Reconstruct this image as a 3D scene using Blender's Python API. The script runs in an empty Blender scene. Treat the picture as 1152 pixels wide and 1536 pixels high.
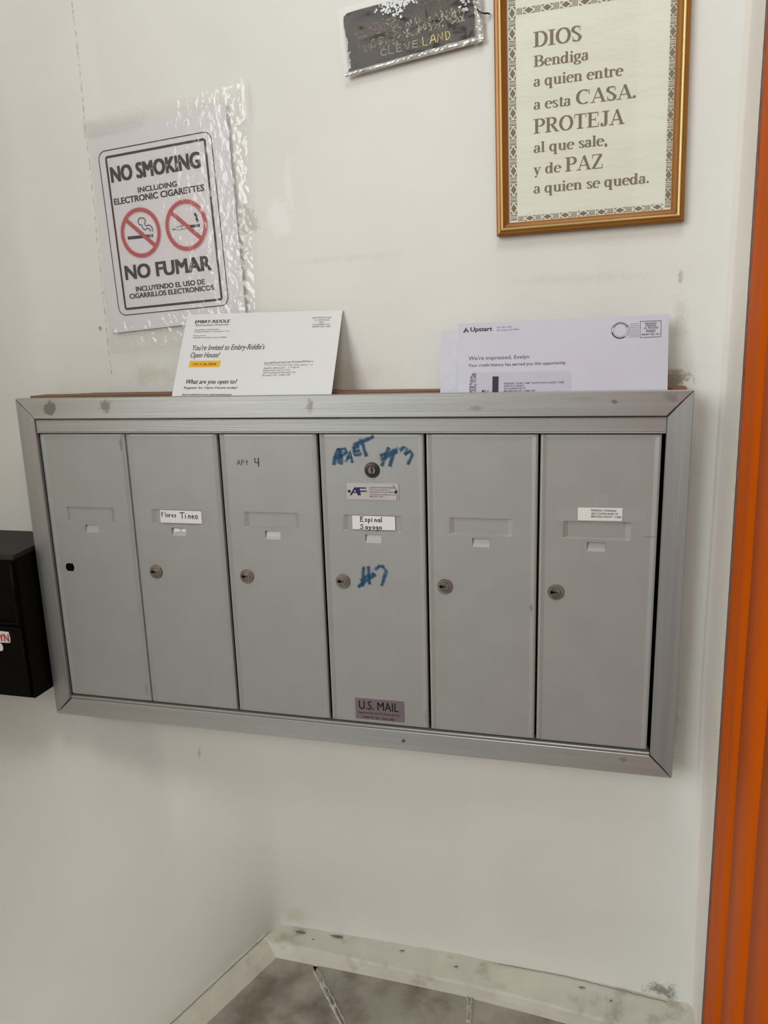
import bpy, math, random
from mathutils import Vector, Matrix, noise
random.seed(7)
S = bpy.context.scene
COL = S.collection

# ------------------------------------------------------------------ camera, light, exposure
cam_d = bpy.data.cameras.new('camera'); cam = bpy.data.objects.new('camera', cam_d); COL.objects.link(cam)
cam_d.sensor_fit = 'VERTICAL'; cam_d.sensor_height = 36.0; cam_d.lens = 26.845
cam_d.clip_start = 0.02; cam_d.clip_end = 50
_R = ((0.96833571, 0.02604273, -0.24828961), (0.24790757, -0.21766128, 0.94401557), (-0.0294583, -0.97567686, -0.21722538))
M = Matrix([(r[0], -r[1], -r[2]) for r in _R]).to_4x4()
M.translation = Vector((0, -0.955, 0.925))
cam.matrix_world = M
S.camera = cam

w = bpy.data.worlds.new('world'); S.world = w; w.use_nodes = True
bg = w.node_tree.nodes['Background']; bg.inputs[0].default_value = (0.90, 0.93, 0.96, 1); bg.inputs[1].default_value = 0.20

def area(name, loc, target, size, power, color, sy=None):
    d = bpy.data.lights.new(name, 'AREA'); d.shape = 'RECTANGLE'; d.size = size; d.size_y = sy or size
    d.energy = power; d.color = color
    o = bpy.data.objects.new(name, d); COL.objects.link(o); o.location = loc
    o.rotation_euler = (Vector(target) - Vector(loc)).to_track_quat('-Z', 'Y').to_euler()
    return o
area('window_light', (-2.5, -4.1, 2.3), (-0.1, 0, 0.9), 2.4, 121, (0.97, 1.0, 0.98))
area('ceiling_lamp', (0.0, -0.95, 2.3), (-0.1, -0.1, 0.9), 0.5, 7.6, (0.99, 1.0, 0.975))

S.view_settings.view_transform = 'Standard'; S.view_settings.look = 'None'
S.view_settings.gamma = 1; S.view_settings.use_curve_mapping = False
S.view_settings.exposure = 0.0

# ------------------------------------------------------------------ materials
def srgb(r, g, b):
    return tuple((c/255/12.92 if c/255 <= .04045 else ((c/255+.055)/1.055)**2.4) for c in (r, g, b)) + (1,)

def mat(name, col, rough=.6, metal=0, var=0.0, vscale=8, bump=0.0, bscale=60, stains=(), crack=False, aniso=None,
        spec=.5, stretch=None, col2=None, c2scale=5, c2lo=.45, c2hi=.6, coat=0):
    """procedural surface: base colour with noise variation, fine relief, and stains fixed to the thing"""
    m = bpy.data.materials.new(name); m.use_nodes = True
    nt = m.node_tree; N = nt.nodes; L = nt.links; b = N['Principled BSDF']
    b.inputs['Roughness'].default_value = rough; b.inputs['Metallic'].default_value = metal
    b.inputs['Specular IOR Level'].default_value = spec
    if coat: b.inputs['Coat Weight'].default_value = coat; b.inputs['Coat Roughness'].default_value = .12
    geo = N.new('ShaderNodeNewGeometry'); pos = geo.outputs['Position']
    def nz(scale, detail=4, vec=None, st=None, rough_=.55):
        n = N.new('ShaderNodeTexNoise'); n.inputs['Scale'].default_value = scale; n.inputs['Detail'].default_value = detail
        n.inputs['Roughness'].default_value = rough_
        src = vec or pos
        if st:
            mp = N.new('ShaderNodeMapping'); mp.inputs['Scale'].default_value = st; L.new(src, mp.inputs['Vector']); src = mp.outputs[0]
        L.new(src, n.inputs['Vector']); return n.outputs['Fac']
    def math_(op, a, b_=None, c=None, clamp=False):
        n = N.new('ShaderNodeMath'); n.operation = op; n.use_clamp = clamp
        for i, v in enumerate((a, b_, c)):
            if v is None: continue
            if hasattr(v, 'is_linked'): L.new(v, n.inputs[i])
            else: n.inputs[i].default_value = v
        return n.outputs[0]
    def mix(fac, A, B):
        n = N.new('ShaderNodeMix'); n.data_type = 'RGBA'
        if hasattr(fac, 'is_linked'): L.new(fac, n.inputs[0])
        else: n.inputs[0].default_value = fac
        for k, v in ((6, A), (7, B)):
            if hasattr(v, 'is_linked'): L.new(v, n.inputs[k])
            else: n.inputs[k].default_value = v
        return n.outputs[2]
    def remap(v, lo, hi):
        n = N.new('ShaderNodeMapRange'); n.interpolation_type = 'SMOOTHSTEP'
        L.new(v, n.inputs[0]); n.inputs[1].default_value = lo; n.inputs[2].default_value = hi; return n.outputs[0]
    cur = col
    if col2: cur = mix(remap(nz(c2scale, 6, st=stretch), c2lo, c2hi), cur, col2)
    if var:
        f = remap(nz(vscale, 5, st=stretch), .3, .7)
        dark = tuple(c*(1-var) for c in (1, 1, 1)) + (1,)
        n = N.new('ShaderNodeMix'); n.data_type = 'RGBA'; n.blend_type = 'MULTIPLY'; n.inputs[0].default_value = 1
        if hasattr(cur, 'is_linked'): L.new(cur, n.inputs[6])
        else: n.inputs[6].default_value = cur
        L.new(mix(f, (1, 1, 1, 1), dark), n.inputs[7]); cur = n.outputs[2]
    if stains or crack:
        sx = N.new('ShaderNodeSeparateXYZ'); L.new(pos, sx.inputs[0])
        warp = nz(55, 4); fine = nz(260, 3)
    for (x, z, rx, rz, c, k, hard) in stains:
        dx = math_('DIVIDE', math_('SUBTRACT', sx.outputs[0], x), rx); dz = math_('DIVIDE', math_('SUBTRACT', sx.outputs[2], z), rz)
        d = math_('SQRT', math_('ADD', math_('MULTIPLY', dx, dx), math_('MULTIPLY', dz, dz)))
        d = math_('ADD', d, math_('MULTIPLY', math_('SUBTRACT', warp, .5), 1.7))
        d = math_('ADD', d, math_('MULTIPLY', math_('SUBTRACT', fine, .5), 1.3))
        f = math_('SUBTRACT', 1.0, remap(d, 1-hard, 1.0))
        cur = mix(math_('MULTIPLY', f, k), cur, srgb(*c))
    if crack:
        # the paint seam: a thin broken line down the wall beside the no smoking sign
        nn = nz(120, 3); wob = math_('MULTIPLY', math_('SUBTRACT', nz(25, 2), .5), .004)
        d = math_('ABSOLUTE', math_('ADD', math_('ADD', sx.outputs[0], .6465+.02), math_('ADD', wob, 0)))
        ln = math_('SUBTRACT', 1.0, remap(d, .0003, .0011))
        up = remap(sx.outputs[2], .885, .89)
        cur = mix(math_('MULTIPLY', math_('MULTIPLY', math_('MULTIPLY', ln, remap(nn, .42, .6)), up), .6), cur, srgb(150, 135, 115))
    if hasattr(cur, 'is_linked'): L.new(cur, b.inputs['Base Color'])
    else: b.inputs['Base Color'].default_value = cur
    if bump:
        bn = N.new('ShaderNodeBump'); bn.inputs['Strength'].default_value = 1; bn.inputs['Distance'].default_value = bump
        L.new(nz(bscale, 5, st=stretch), bn.inputs['Height']); L.new(bn.outputs[0], b.inputs['Normal'])
    return m

def film_mat(name, haze=.10, rough=.08, tint=(1, 1, 1, 1), bump=.0, refl=.05):
    m = bpy.data.materials.new(name); m.use_nodes = True
    nt = m.node_tree; N = nt.nodes; L = nt.links; N.clear()
    out = N.new('ShaderNodeOutputMaterial'); tr = N.new('ShaderNodeBsdfTransparent'); gl = N.new('ShaderNodeBsdfGlossy')
    df = N.new('ShaderNodeBsdfDiffuse'); df.inputs[0].default_value = tint
    gl.inputs['Roughness'].default_value = rough
    lw = N.new('ShaderNodeLayerWeight'); lw.inputs[0].default_value = .5
    fr = N.new('ShaderNodeMapRange'); fr.inputs[3].default_value = refl; fr.inputs[4].default_value = .6; fr.inputs[1].default_value = .3
    L.new(lw.outputs['Facing'], fr.inputs[0])
    m1 = N.new('ShaderNodeMixShader'); m1.inputs[0].default_value = haze
    m2 = N.new('ShaderNodeMixShader')
    L.new(tr.outputs[0], m1.inputs[1]); L.new(df.outputs[0], m1.inputs[2])
    L.new(fr.outputs[0], m2.inputs[0]); L.new(m1.outputs[0], m2.inputs[1]); L.new(gl.outputs[0], m2.inputs[2])
    if bump:
        n = N.new('ShaderNodeTexNoise'); n.inputs['Scale'].default_value = 90; n.inputs['Detail'].default_value = 3
        g = N.new('ShaderNodeNewGeometry'); L.new(g.outputs['Position'], n.inputs['Vector'])
        bn = N.new('ShaderNodeBump'); bn.inputs['Distance'].default_value = bump; L.new(n.outputs[0], bn.inputs['Height'])
        L.new(bn.outputs[0], gl.inputs['Normal'])
    L.new(m2.outputs[0], out.inputs[0]); return m

def marker_mat(name, col, lo, hi, scale=160):
    m = mat(name, col, .6); nt = m.node_tree; N = nt.nodes; L = nt.links
    n = N.new('ShaderNodeTexNoise'); n.inputs['Scale'].default_value = scale; n.inputs['Detail'].default_value = 4
    g = N.new('ShaderNodeNewGeometry'); L.new(g.outputs['Position'], n.inputs['Vector'])
    r = N.new('ShaderNodeMapRange'); L.new(n.outputs[0], r.inputs[0])
    r.inputs[1].default_value = .35; r.inputs[2].default_value = .6; r.inputs[3].default_value = lo; r.inputs[4].default_value = hi
    L.new(r.outputs[0], N['Principled BSDF'].inputs['Alpha']); return m

GR = (150, 146, 134)
WALL_ST = [(-.435, 1.083, .020, .021, (196, 193, 184), .75, .25), (-.455, 1.055, .010, .012, (190, 186, 172), .35, .6),
           (-.385, 1.085, .026, .030, (240, 240, 238), .55, .8), (-.37, 1.125, .010, .04, (238, 238, 236), .5, .7),
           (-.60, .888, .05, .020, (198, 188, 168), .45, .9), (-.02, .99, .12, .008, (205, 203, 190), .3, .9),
           (.103, .985, .004, .010, (150, 146, 138), .5, .7), (.105, .94, .012, .03, (190, 186, 172), .4, .9),
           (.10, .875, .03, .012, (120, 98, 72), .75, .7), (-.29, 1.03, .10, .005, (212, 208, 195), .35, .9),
           (-.675, .956, .0022, .0045, (120, 112, 100), .8, .4), (-.60, 1.2, .02, .008, (176, 170, 158), .3, .9),
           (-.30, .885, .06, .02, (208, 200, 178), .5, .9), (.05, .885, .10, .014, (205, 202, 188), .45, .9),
           (.12, .45, .012, .09, (170, 170, 160), .4, .9), (-.57, .30, .003, .012, (150, 138, 126), .4, .8),
           (-.42, .04, .03, .02, (200, 190, 165), .45, .9), (.13, .03, .03, .015, (110, 106, 96), .8, .9)]
m_wall = mat('white_wall_paint', srgb(226, 226, 220), .5, var=.05, vscale=5, bump=.0012, bscale=14, stains=WALL_ST, crack=True, spec=.35)
m_return = mat('grey_white_wall_paint', srgb(238, 233, 226), .55, var=.06, vscale=7, bump=.001, bscale=20)
m_ledge = mat('worn_white_ledge_paint', srgb(212, 210, 198), .55, var=.10, vscale=18, bump=.002, bscale=45,
              col2=srgb(176, 170, 155), c2scale=22, c2lo=.55, c2hi=.75)
m_stone = mat('grey_marble_floor', srgb(168, 163, 151), .35, var=.28, vscale=14, bump=.0008, bscale=30,
              col2=srgb(120, 108, 94), c2scale=11, c2lo=.42, c2hi=.68)
m_grout = mat('floor_grout', srgb(90, 86, 78), .9, var=.3, vscale=60, bump=.002, bscale=90)
m_caulk = mat('pale_joint_filler', srgb(202, 198, 186), .7, var=.3, vscale=120, bump=.002, bscale=150)
m_orange = mat('orange_gloss_paint', srgb(208, 92, 6), .5, var=.12, vscale=9, bump=.0016, bscale=24, stretch=(1, 1, .35), spec=.03)
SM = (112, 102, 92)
m_alu = mat('brushed_aluminium', (.46, .46, .445, 1), .42, .75, var=.10, vscale=30, bump=.00012, bscale=70, stretch=(.12, 1, 6),
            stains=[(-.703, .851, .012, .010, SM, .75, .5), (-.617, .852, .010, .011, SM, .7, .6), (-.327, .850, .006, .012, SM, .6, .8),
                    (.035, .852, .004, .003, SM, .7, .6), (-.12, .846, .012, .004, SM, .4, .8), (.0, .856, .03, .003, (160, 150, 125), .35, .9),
                    (-.22, .405, .003, .003, (60, 58, 54), .8, .5), (.06, .41, .006, .005, (60, 58, 54), .4, .9), (.095, .855, .01, .008, (110, 110, 108), .4, .9)])
m_alu_v = mat('brushed_aluminium_upright', (.40, .40, .395, 1), .42, .75, var=.12, vscale=30, bump=.00012, bscale=70, stretch=(6, 1, .12))
m_door = mat('satin_grey_metal', (.385, .392, .378, 1), .46, .30, var=.05, vscale=22, bump=.00006, bscale=200,
             stains=[(-.055, .60, .003, .010, (90, 90, 88), .6, .8), (.055, .71, .008, .003, (120, 120, 118), .5, .8), (.078, .695, .010, .0015, (105, 105, 103), .4, .8),
                     (-.19, .44, .004, .01, (90, 90, 88), .3, .9), (-.52, .57, .010, .03, (170, 172, 170), .25, .9), (-.604, .44, .003, .012, (90, 90, 88), .5, .8),
                     (-.604, .80, .003, .010, (95, 95, 92), .5, .8), (.0, .585, .01, .01, (160, 160, 158), .3, .9)])
m_black = mat('cavity_shade_black', (.004, .004, .004, 1), .9, spec=.05)  # flat black painted in for the shade inside the box, lock hole and keyways
m_wood = mat('brown_raw_wood', srgb(140, 100, 70), .7, var=.35, vscale=20, bump=.0006, bscale=60, stretch=(.3, 1, 8))
m_nickel = mat('worn_nickel', (.36, .31, .27, 1), .30, .85, var=.3, vscale=150)
m_dknickel = mat('dark_nickel', (.07, .065, .06, 1), .35, .8)
m_paper = mat('white_sign_paper', srgb(226, 222, 226), .7, var=.02)
m_card = mat('white_card_stock', srgb(222, 223, 224), .5, var=.015)
m_env = mat('cool_white_envelope_paper', srgb(200, 201, 214), .65, var=.03, vscale=14, bump=.0012, bscale=9)
m_env2 = mat('patterned_envelope_paper', srgb(208, 210, 220), .65, var=.07, vscale=190)
m_ink = mat('black_ink', srgb(28, 27, 28), .5, spec=.15)
m_ink_s = mat('charcoal_ink', srgb(62, 62, 66), .6, spec=.15)
m_ink_p = mat('faded_grey_ink', srgb(120, 120, 124), .6)
m_teal = mat('teal_ink', srgb(66, 104, 108), .6)
m_navy = mat('navy_ink', srgb(22, 28, 84), .5)
m_red = mat('sign_red_ink', srgb(178, 62, 66), .55)
m_pink = mat('pale_pink_halo_ink', srgb(222, 178, 180), .55)
m_yellow = mat('yellow_ink', srgb(232, 178, 42), .55)
m_taupe = mat('taupe_print_ink', srgb(126, 113, 88), .55)
m_print = mat('cream_poster_paper', srgb(229, 232, 219), .5, var=.03, vscale=7, bump=.004, bscale=10, stretch=(.5, 1, 1.6))
m_goldwood = mat('golden_brown_frame', srgb(150, 98, 34), .32, .25, var=.15, vscale=12, stretch=(1, 1, 1))
m_gold = mat('bright_gold_bead', (.95, .74, .34, 1), .22, .9)
m_bronze = mat('dark_bronze_plate', srgb(64, 52, 40), .6, .0, var=.35, vscale=35, bump=.0006, bscale=160,
               col2=srgb(104, 88, 70), c2scale=40, c2lo=.56, c2hi=.75, spec=.12)
m_engrave = mat('raised_black_lettering', srgb(24, 20, 16), .5, spec=.15)
m_scratch = mat('pale_scratch', srgb(172, 160, 128), .5, .3)
m_goldscr = mat('gold_scratch', srgb(206, 178, 92), .4, .5)
m_splat = mat('white_paint_splatter', srgb(214, 216, 220), .5)
m_silver = mat('glossy_clear_edge', srgb(196, 194, 188), .25, .3, var=.3, vscale=60, bump=.0004, bscale=90)
m_blue = marker_mat('blue_marker', srgb(22, 74, 112), .18, .95, 130)
m_bluef = marker_mat('faint_blue_marker', srgb(48, 108, 140), .0, .6, 150)
m_blkmark = mat('black_marker', srgb(22, 22, 24), .5, spec=.15)
m_label = mat('white_label', srgb(232, 230, 228), .5, var=.02)
m_purple = mat('mauve_foil_sticker', srgb(130, 114, 122), .35, .3, var=.08, vscale=80)
m_plate = mat('pale_metal_plate', srgb(196, 190, 190), .4, .2, var=.06, vscale=60)
m_boxblk = mat('black_gloss_metal', (.0015, .0015, .0015, 1), .42, spec=.10)
m_film = film_mat('clear_plastic_film', .06, .09, (.92, .9, .92, 1), .0011, refl=.055)
m_tape = film_mat('clear_tape', .22, .25, (.72, .70, .64, 1))
m_tape2 = film_mat('clear_tape_on_metal', .10, .35, (.9, .9, .9, 1))
m_glass = film_mat('picture_glass', .0, .03)
m_hook = mat('dark_wire', srgb(60, 56, 52), .35, .8)

# ------------------------------------------------------------------ mesh helpers
class MB:
    """collects faces (world or local coordinates) with material slots"""
    def __init__(s): s.v = []; s.f = []; s.m = []; s.mats = []
    def slot(s, m):
        if m not in s.mats: s.mats.append(m)
        return s.mats.index(m)
    def add(s, vs, fs, m):
        o = len(s.v); k = s.slot(m); s.v += [tuple(v) for v in vs]
        for f in fs: s.f.append(tuple(i+o for i in f)); s.m.append(k)
    def box(s, a, b, m, bev=0):
        x0, y0, z0 = a; x1, y1, z1 = b
        if bev:   # chamfered front (towards -y)
            vs = [(x0, y1, z0), (x1, y1, z0), (x1, y1, z1), (x0, y1, z1), (x0, y0+bev, z0), (x1, y0+bev, z0), (x1, y0+bev, z1), (x0, y0+bev, z1),
                  (x0+bev, y0, z0+bev), (x1-bev, y0, z0+bev), (x1-bev, y0, z1-bev), (x0+bev, y0, z1-bev)]
            fs = [(3, 2, 1, 0), (0, 1, 5, 4), (1, 2, 6, 5), (2, 3, 7, 6), (3, 0, 4, 7), (4, 5, 9, 8), (5, 6, 10, 9), (6, 7, 11, 10), (7, 4, 8, 11), (8, 9, 10, 11)]
        else:
            vs = [(x0, y0, z0), (x1, y0, z0), (x1, y1, z0), (x0, y1, z0), (x0, y0, z1), (x1, y0, z1), (x1, y1, z1), (x0, y1, z1)]
            fs = [(3, 2, 1, 0), (4, 5, 6, 7), (0, 1, 5, 4), (1, 2, 6, 5), (2, 3, 7, 6), (3, 0, 4, 7)]
        s.add(vs, fs, m)
    def prism(s, poly, n0, n1, m, fr):
        """2D outline poly on plane frame fr, from depth n0 (back) to n1 (front)"""
        k = len(poly); vs = [fr(u, v, n0) for u, v in poly] + [fr(u, v, n1) for u, v in poly]
        fs = [tuple(range(k, 2*k)), tuple(reversed(range(k)))] + [(i, (i+1) % k, k+(i+1) % k, k+i) for i in range(k)]
        s.add(vs, fs, m)
    def flat(s, poly, n, m, fr):
        s.add([fr(u, v, n) for u, v in poly], [tuple(range(len(poly)))], m)
    def ribbon(s, pts, wd, n, m, fr, closed=False, wfun=None):
        """flat inked stroke following pts"""
        P = [Vector(p) for p in pts]; k = len(P); vs = []
        for i in range(k):
            a = P[(i-1) % k] if (i or closed) else P[i]; b = P[(i+1) % k] if (i < k-1 or closed) else P[i]
            d = (b-a)
            if d.length < 1e-9: d = Vector((1, 0))
            d.normalize(); ww = (wfun(d) if wfun else wd)/2; nn = Vector((-d.y, d.x))*ww
            if not closed and not wfun:
                if i == 0: P0 = P[i]-d*ww*.6
                elif i == k-1: P0 = P[i]+d*ww*.6
                else: P0 = P[i]
            else: P0 = P[i]
            vs += [fr(*(P0-nn), n), fr(*(P0+nn), n)]
        fs = []
        for i in range(k if closed else k-1):
            j = (i+1) % k; fs.append((2*i, 2*j, 2*j+1, 2*i+1))
        s.add(vs, fs, m)
    def build(s, name, parent=None, loc=None, smooth=False):
        me = bpy.data.meshes.new(name)
        if loc is None:
            xs = list(zip(*s.v)); loc = ((min(xs[0])+max(xs[0]))/2, (min(xs[1])+max(xs[1]))/2, min(xs[2]))
        loc = Vector(loc)
        me.from_pydata([tuple(Vector(v)-loc) for v in s.v], [], s.f)
        for m in s.mats: me.materials.append(m)
        me.polygons.foreach_set('material_index', s.m)
        if smooth: me.polygons.foreach_set('use_smooth', [True]*len(me.polygons))
        me.update(); o = bpy.data.objects.new(name, me); COL.objects.link(o)
        place(o, loc, parent); return o

WORLD = {}
def place(o, loc, parent):
    loc = Vector(loc); WORLD[o.name] = loc
    if parent: o.parent = parent; o.location = loc - WORLD[parent.name]
    else: o.location = loc

def tag(o, label=None, cat=None, group=None, kind=None):
    if label: o['label'] = label
    if cat: o['category'] = cat
    if group: o['group'] = group
    if kind: o['kind'] = kind
    return o
def empty(name, loc):
    o = bpy.data.objects.new(name, None); o.empty_display_size = .05; COL.objects.link(o); place(o, loc, None); return o

def frame(O, U, V):
    O = Vector(O); U = Vector(U).normalized(); V = Vector(V); V = (V-U*V.dot(U)).normalized(); N = U.cross(V)
    if N.y > 0: N = -N          # towards the viewer's side of the wall
    return lambda u, v, n=0: tuple(O+U*u+V*v+N*n)
def XZ(y): return lambda u, v, n=0: (u, y-n, v)

def circle(cx, cy, rx, ry=None, n=28, a0=0, a1=360):
    ry = ry or rx; full = abs(a1-a0) >= 360
    return [(cx+rx*math.cos(math.radians(a0+(a1-a0)*i/n)), cy+ry*math.sin(math.radians(a0+(a1-a0)*i/n))) for i in range(n if full else n+1)]
def rrect(x0, y0, x1, y1, r, n=5):
    p = []
    for cx, cy, a in ((x1-r, y1-r, 0), (x0+r, y1-r, 90), (x0+r, y0+r, 180), (x1-r, y0+r, 270)):
        p += circle(cx, cy, r, n=n, a0=a, a1=a+90)
    return p

# sans text from the built-in font, fitted to a width and a capital height
_tc = {}
def glyphs(s, bold):
    k = (s, bold)
    if k not in _tc:
        c = bpy.data.curves.new('text', 'FONT'); c.body = s; c.resolution_u = 3; c.offset = bold; c.fill_mode = 'FRONT'
        o = bpy.data.objects.new('text', c); COL.objects.link(o)
        bpy.context.view_layer.update()
        me = o.evaluated_get(bpy.context.evaluated_depsgraph_get()).to_mesh()
        _tc[k] = ([(v.co.x, v.co.y) for v in me.vertices], [tuple(p.vertices) for p in me.polygons])
        bpy.data.objects.remove(o); bpy.data.curves.remove(c)
    return _tc[k]
_cap = {}
def caph(bold):
    if bold not in _cap: v, _ = glyphs('H', bold); _cap[bold] = max(p[1] for p in v)-min(p[1] for p in v)
    return _cap[bold]
def text(mb, s, u0, u1, v, h, n, m, fr, bold=0.0, shear=0, slope=0):
    b_ = bold; vs, fs = glyphs(s, 0); x0 = min(p[0] for p in vs); x1 = max(p[0] for p in vs)
    kx = (u1-u0)/(x1-x0); ky = h/caph(0)
    offs = [(0, 0)] if not b_ else [(-1, -.5), (1, .5), (-1, .5), (1, -.5), (0, 0)] if b_ > .025 else [(-1, 0), (1, 0)]
    for i_, (ox, oy) in enumerate(offs):
        out = []
        for x, y in vs:
            uu = u0+(x-x0)*kx+ox*b_*ky*.8; vv = v+y*ky+oy*b_*ky*.8
            out.append(fr(uu+shear*(vv-v), vv+slope*(uu-u0), n+i_*.000004))
        mb.add(out, fs, m)

# bold serif letters drawn with a broad pen: 'L' line, 'A' arc (cx cy rx ry a0 a1), 'S' serif (x y width), 'O' dot
SER = {
 'D': (95, 'L 22 0 22 100;S 20 3 40;S 20 97 40;L 22 97 44 97;A 44 50 40 47 90 -90;L 44 3 22 3'),
 'I': (50, 'L 25 0 25 100;S 25 3 46;S 25 97 46'), 'O': (100, 'A 50 50 39 48 0 360'),
 'S': (70, 'A 34 75 22 22 45 205;L 14 68 34 54 56 36;A 35 26 23 23 25 -140;S2 58 70 97;S2 12 3 32'),
 'B': (88, 'L 22 0 22 100;S 20 3 40;S 20 97 40;L 22 97 44 97;A 44 75 24 22 90 -90;L 22 52 44 52;A 46 27 30 24 90 -90;L 22 3 46 3'),
 'C': (96, 'A 52 50 41 48 52 308;S2 86 66 98;'), 
 'A': (98, 'L 14 3 49 98;L 49 100 84 3;L 28 33 68 33;S 14 3 32;S 84 3 38'),
 'P': (82, 'L 22 0 22 100;S 22 3 44;S 20 97 40;L 22 97 44 97;A 44 73 28 24 90 -90;L 22 49 44 49'),
 'R': (98, 'L 22 0 22 100;S 22 3 44;S 20 97 40;L 22 97 44 97;A 44 74 27 23 90 -90;L 22 51 44 51;L 46 51 82 3;S 86 3 24'),
 'T': (94, 'L 47 0 47 100;L 8 97 86 97;S2 8 72 97;S2 86 72 97;S 47 3 46'),
 'E': (88, 'L 22 0 22 100;S 20 3 40;S 20 97 40;L 22 97 74 97;L 22 51 58 51;L 22 3 78 3;S2 75 72 97;S2 79 3 30;S2 58 38 64'),
 'J': (66, 'L 42 100 42 22;A 26 20 16 18 0 -150;S 42 97 46;O 14 14 9'),
 'Z': (86, 'L 10 97 76 97;L 70 96 16 4;L 10 3 78 3;S2 11 72 97;S2 78 3 30'),
 'a': (58, 'L 42 50 42 8;A 27 50 15 15 0 160;A 25 18 17 17 80 320;L 42 38 28 35;L 42 5 54 6;O 14 52 6'),
 'e': (60, 'A 31 33 23 32 5 312;L 10 38 54 38'),
 'n': (72, 'L 17 0 17 66;S 17 3 32;S 11 63 20;A 36 44 18 21 165 0;L 54 46 54 0;S 54 3 32'),
 'd': (70, 'A 28 33 20 32 0 360;L 50 0 50 100;S 44 97 20;S 56 3 18'),
 'i': (36, 'L 18 0 18 66;S 18 3 32;S 12 63 20;O 18 88 10'),
 'g': (60, 'A 27 45 18 20 0 360;A 28 -11 22 13 0 360;L 18 27 12 16 26 4 46 0;L 42 58 56 64'),
 'q': (70, 'A 28 33 20 32 0 360;L 50 66 50 -30;S 50 -28 32'),
 'u': (72, 'L 17 66 17 22;A 34 22 17 20 180 330;L 54 66 54 0;S 11 63 20;S 48 63 20;S 60 3 16'),
 't': (44, 'L 21 86 21 16;A 32 16 12 14 180 320;L 5 63 40 63'),
 'r': (54, 'L 17 0 17 66;S 17 3 32;S 11 63 20;A 38 46 20 18 160 70;O 46 56 8'),
 's': (50, 'A 24 51 14 13 45 205;L 12 46 24 36 38 24;A 25 16 15 14 25 -140;S2 41 45 65;S2 9 2 22'),
 'l': (36, 'L 18 0 18 100;S 18 3 32;S 12 97 20'), '.': (28, 'O 13 9 10'), ',': (28, 'O 13 9 10;L 18 6 12 -14'),
 'y': (62, 'L 12 66 32 2;L 50 66 24 -24;O 16 -22 8;S 12 63 28;S 50 63 24'), ' ': (34, '')}
def serif(mb, s, u0, u1, v, h, n, m, fr):
    tot = sum(SER[c][0] for c in s); k = (u1-u0)/(tot-10); kh = h/100; x = u0-.05*k*100*0
    for c in s:
        wd, prog = SER[c]
        f2 = lambda a, b, nn, x=x: fr(x+a*k, v+b*kh, nn)
        for cmd in prog.split(';'):
            t = cmd.split()
            if not t: continue
            n += .000004
            q = [float(z) for z in t[1:]]
            wf = (lambda d: 6+15*abs(d.y)**1.2) if c.isupper() else (lambda d: 5+13*abs(d.y)**1.3)
            if t[0] == 'L':
                pts = [(q[i], q[i+1]) for i in range(0, len(q), 2)]
                wf2 = wf
                if c in 'AyZ' and len(pts) == 2 and abs(pts[0][1]-pts[1][1]) > 30:
                    thin = (c == 'A' and pts[0][0] < pts[1][0] and pts[0][1] < pts[1][1]) or (c == 'y' and pts[0][0] > pts[1][0])
                    wf2 = (lambda d: 6) if thin else (lambda d: 18)
                mb.ribbon(pts, 0, n, m, f2, wfun=wf2)
            elif t[0] == 'A':
                pts = circle(q[0], q[1], q[2], q[3], 22 if abs(q[5]-q[4]) >= 300 else 12, q[4], q[5])
                mb.ribbon(pts, 0, n, m, f2, closed=abs(q[5]-q[4]) >= 360, wfun=wf)
            elif t[0] == 'S': mb.ribbon([(q[0]-q[2]/2, q[1]), (q[0]+q[2]/2, q[1])], 0, n, m, f2, wfun=lambda d: 6)
            elif t[0] == 'S2': mb.ribbon([(q[0], q[1]), (q[0], q[2])], 0, n, m, f2, wfun=lambda d: 5)
            elif t[0] == 'O': mb.flat(circle(q[0], q[1], q[2], n=10), n, m, f2)
        x += wd*k

# hand lettering: strokes on a unit grid
HAND = {
 'A': ['0 0 30 95 38 100 60 0', '12 38 52 42'], 'P': ['8 0 12 100', '10 96 45 92 52 70 42 52 12 48'], 'T': ['0 92 70 100', '36 94 34 0'],
 't': ['0 62 42 62', '22 98 20 4'], '4': ['4 98 2 50 56 46', '52 100 50 0'], '#': ['22 2 34 98', '46 0 60 98', '0 34 80 46', '4 64 84 74'],
 '3': ['4 84 24 98 46 90 40 66 22 56', '24 56 52 50 54 24 34 4'], 'E': ['6 0 8 100', '6 98 50 96', '8 54 42 54', '6 2 52 2'],
 'R': ['8 0 10 100', '10 98 44 92 46 66 12 54', '14 54 52 0'],
 'F': ['8 0 8 96', '8 94 40 96', '8 52 34 54'], 'l': ['8 100 8 2 12 0'], 'o': ['20 56 4 44 4 12 18 0 34 10 36 42 20 56'],
 'r': ['6 56 6 0', '6 36 22 54 34 52'], 'e': ['4 30 34 34 26 54 10 52 3 28 14 2 34 6'], 's': ['32 50 14 54 6 40 30 22 26 4 4 2'],
 'i': ['10 54 10 0', '10 74 12 80'], 'n': ['6 54 6 0', '6 36 22 54 34 40 34 0'], '5': ['44 96 10 94 8 58 36 56 44 30 28 2 4 8'],
 'p': ['6 52 6 -36', '6 44 24 54 36 36 24 4 8 6'], 'a': ['34 50 14 54 3 26 14 2 32 16 34 52', '34 52 36 0'],
 'y': ['4 54 18 14', '34 54 22 0 6 -32'], 'g': ['34 50 14 54 4 32 18 10 34 24', '34 52 32 -22 8 -32'], 'S': ['46 84 26 100 8 80 22 58 44 40 40 10 18 0 2 12'],
 'C': ['56 84 30 98 8 70 6 30 24 4 56 10'], 'L': ['8 100 6 2 46 0'], 'V': ['2 98 28 0 54 100'], 'N': ['4 0 8 98 50 4 54 100'], 'D': ['8 0 10 98 44 84 52 44 36 8 8 0'],
 ' ': []}
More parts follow.
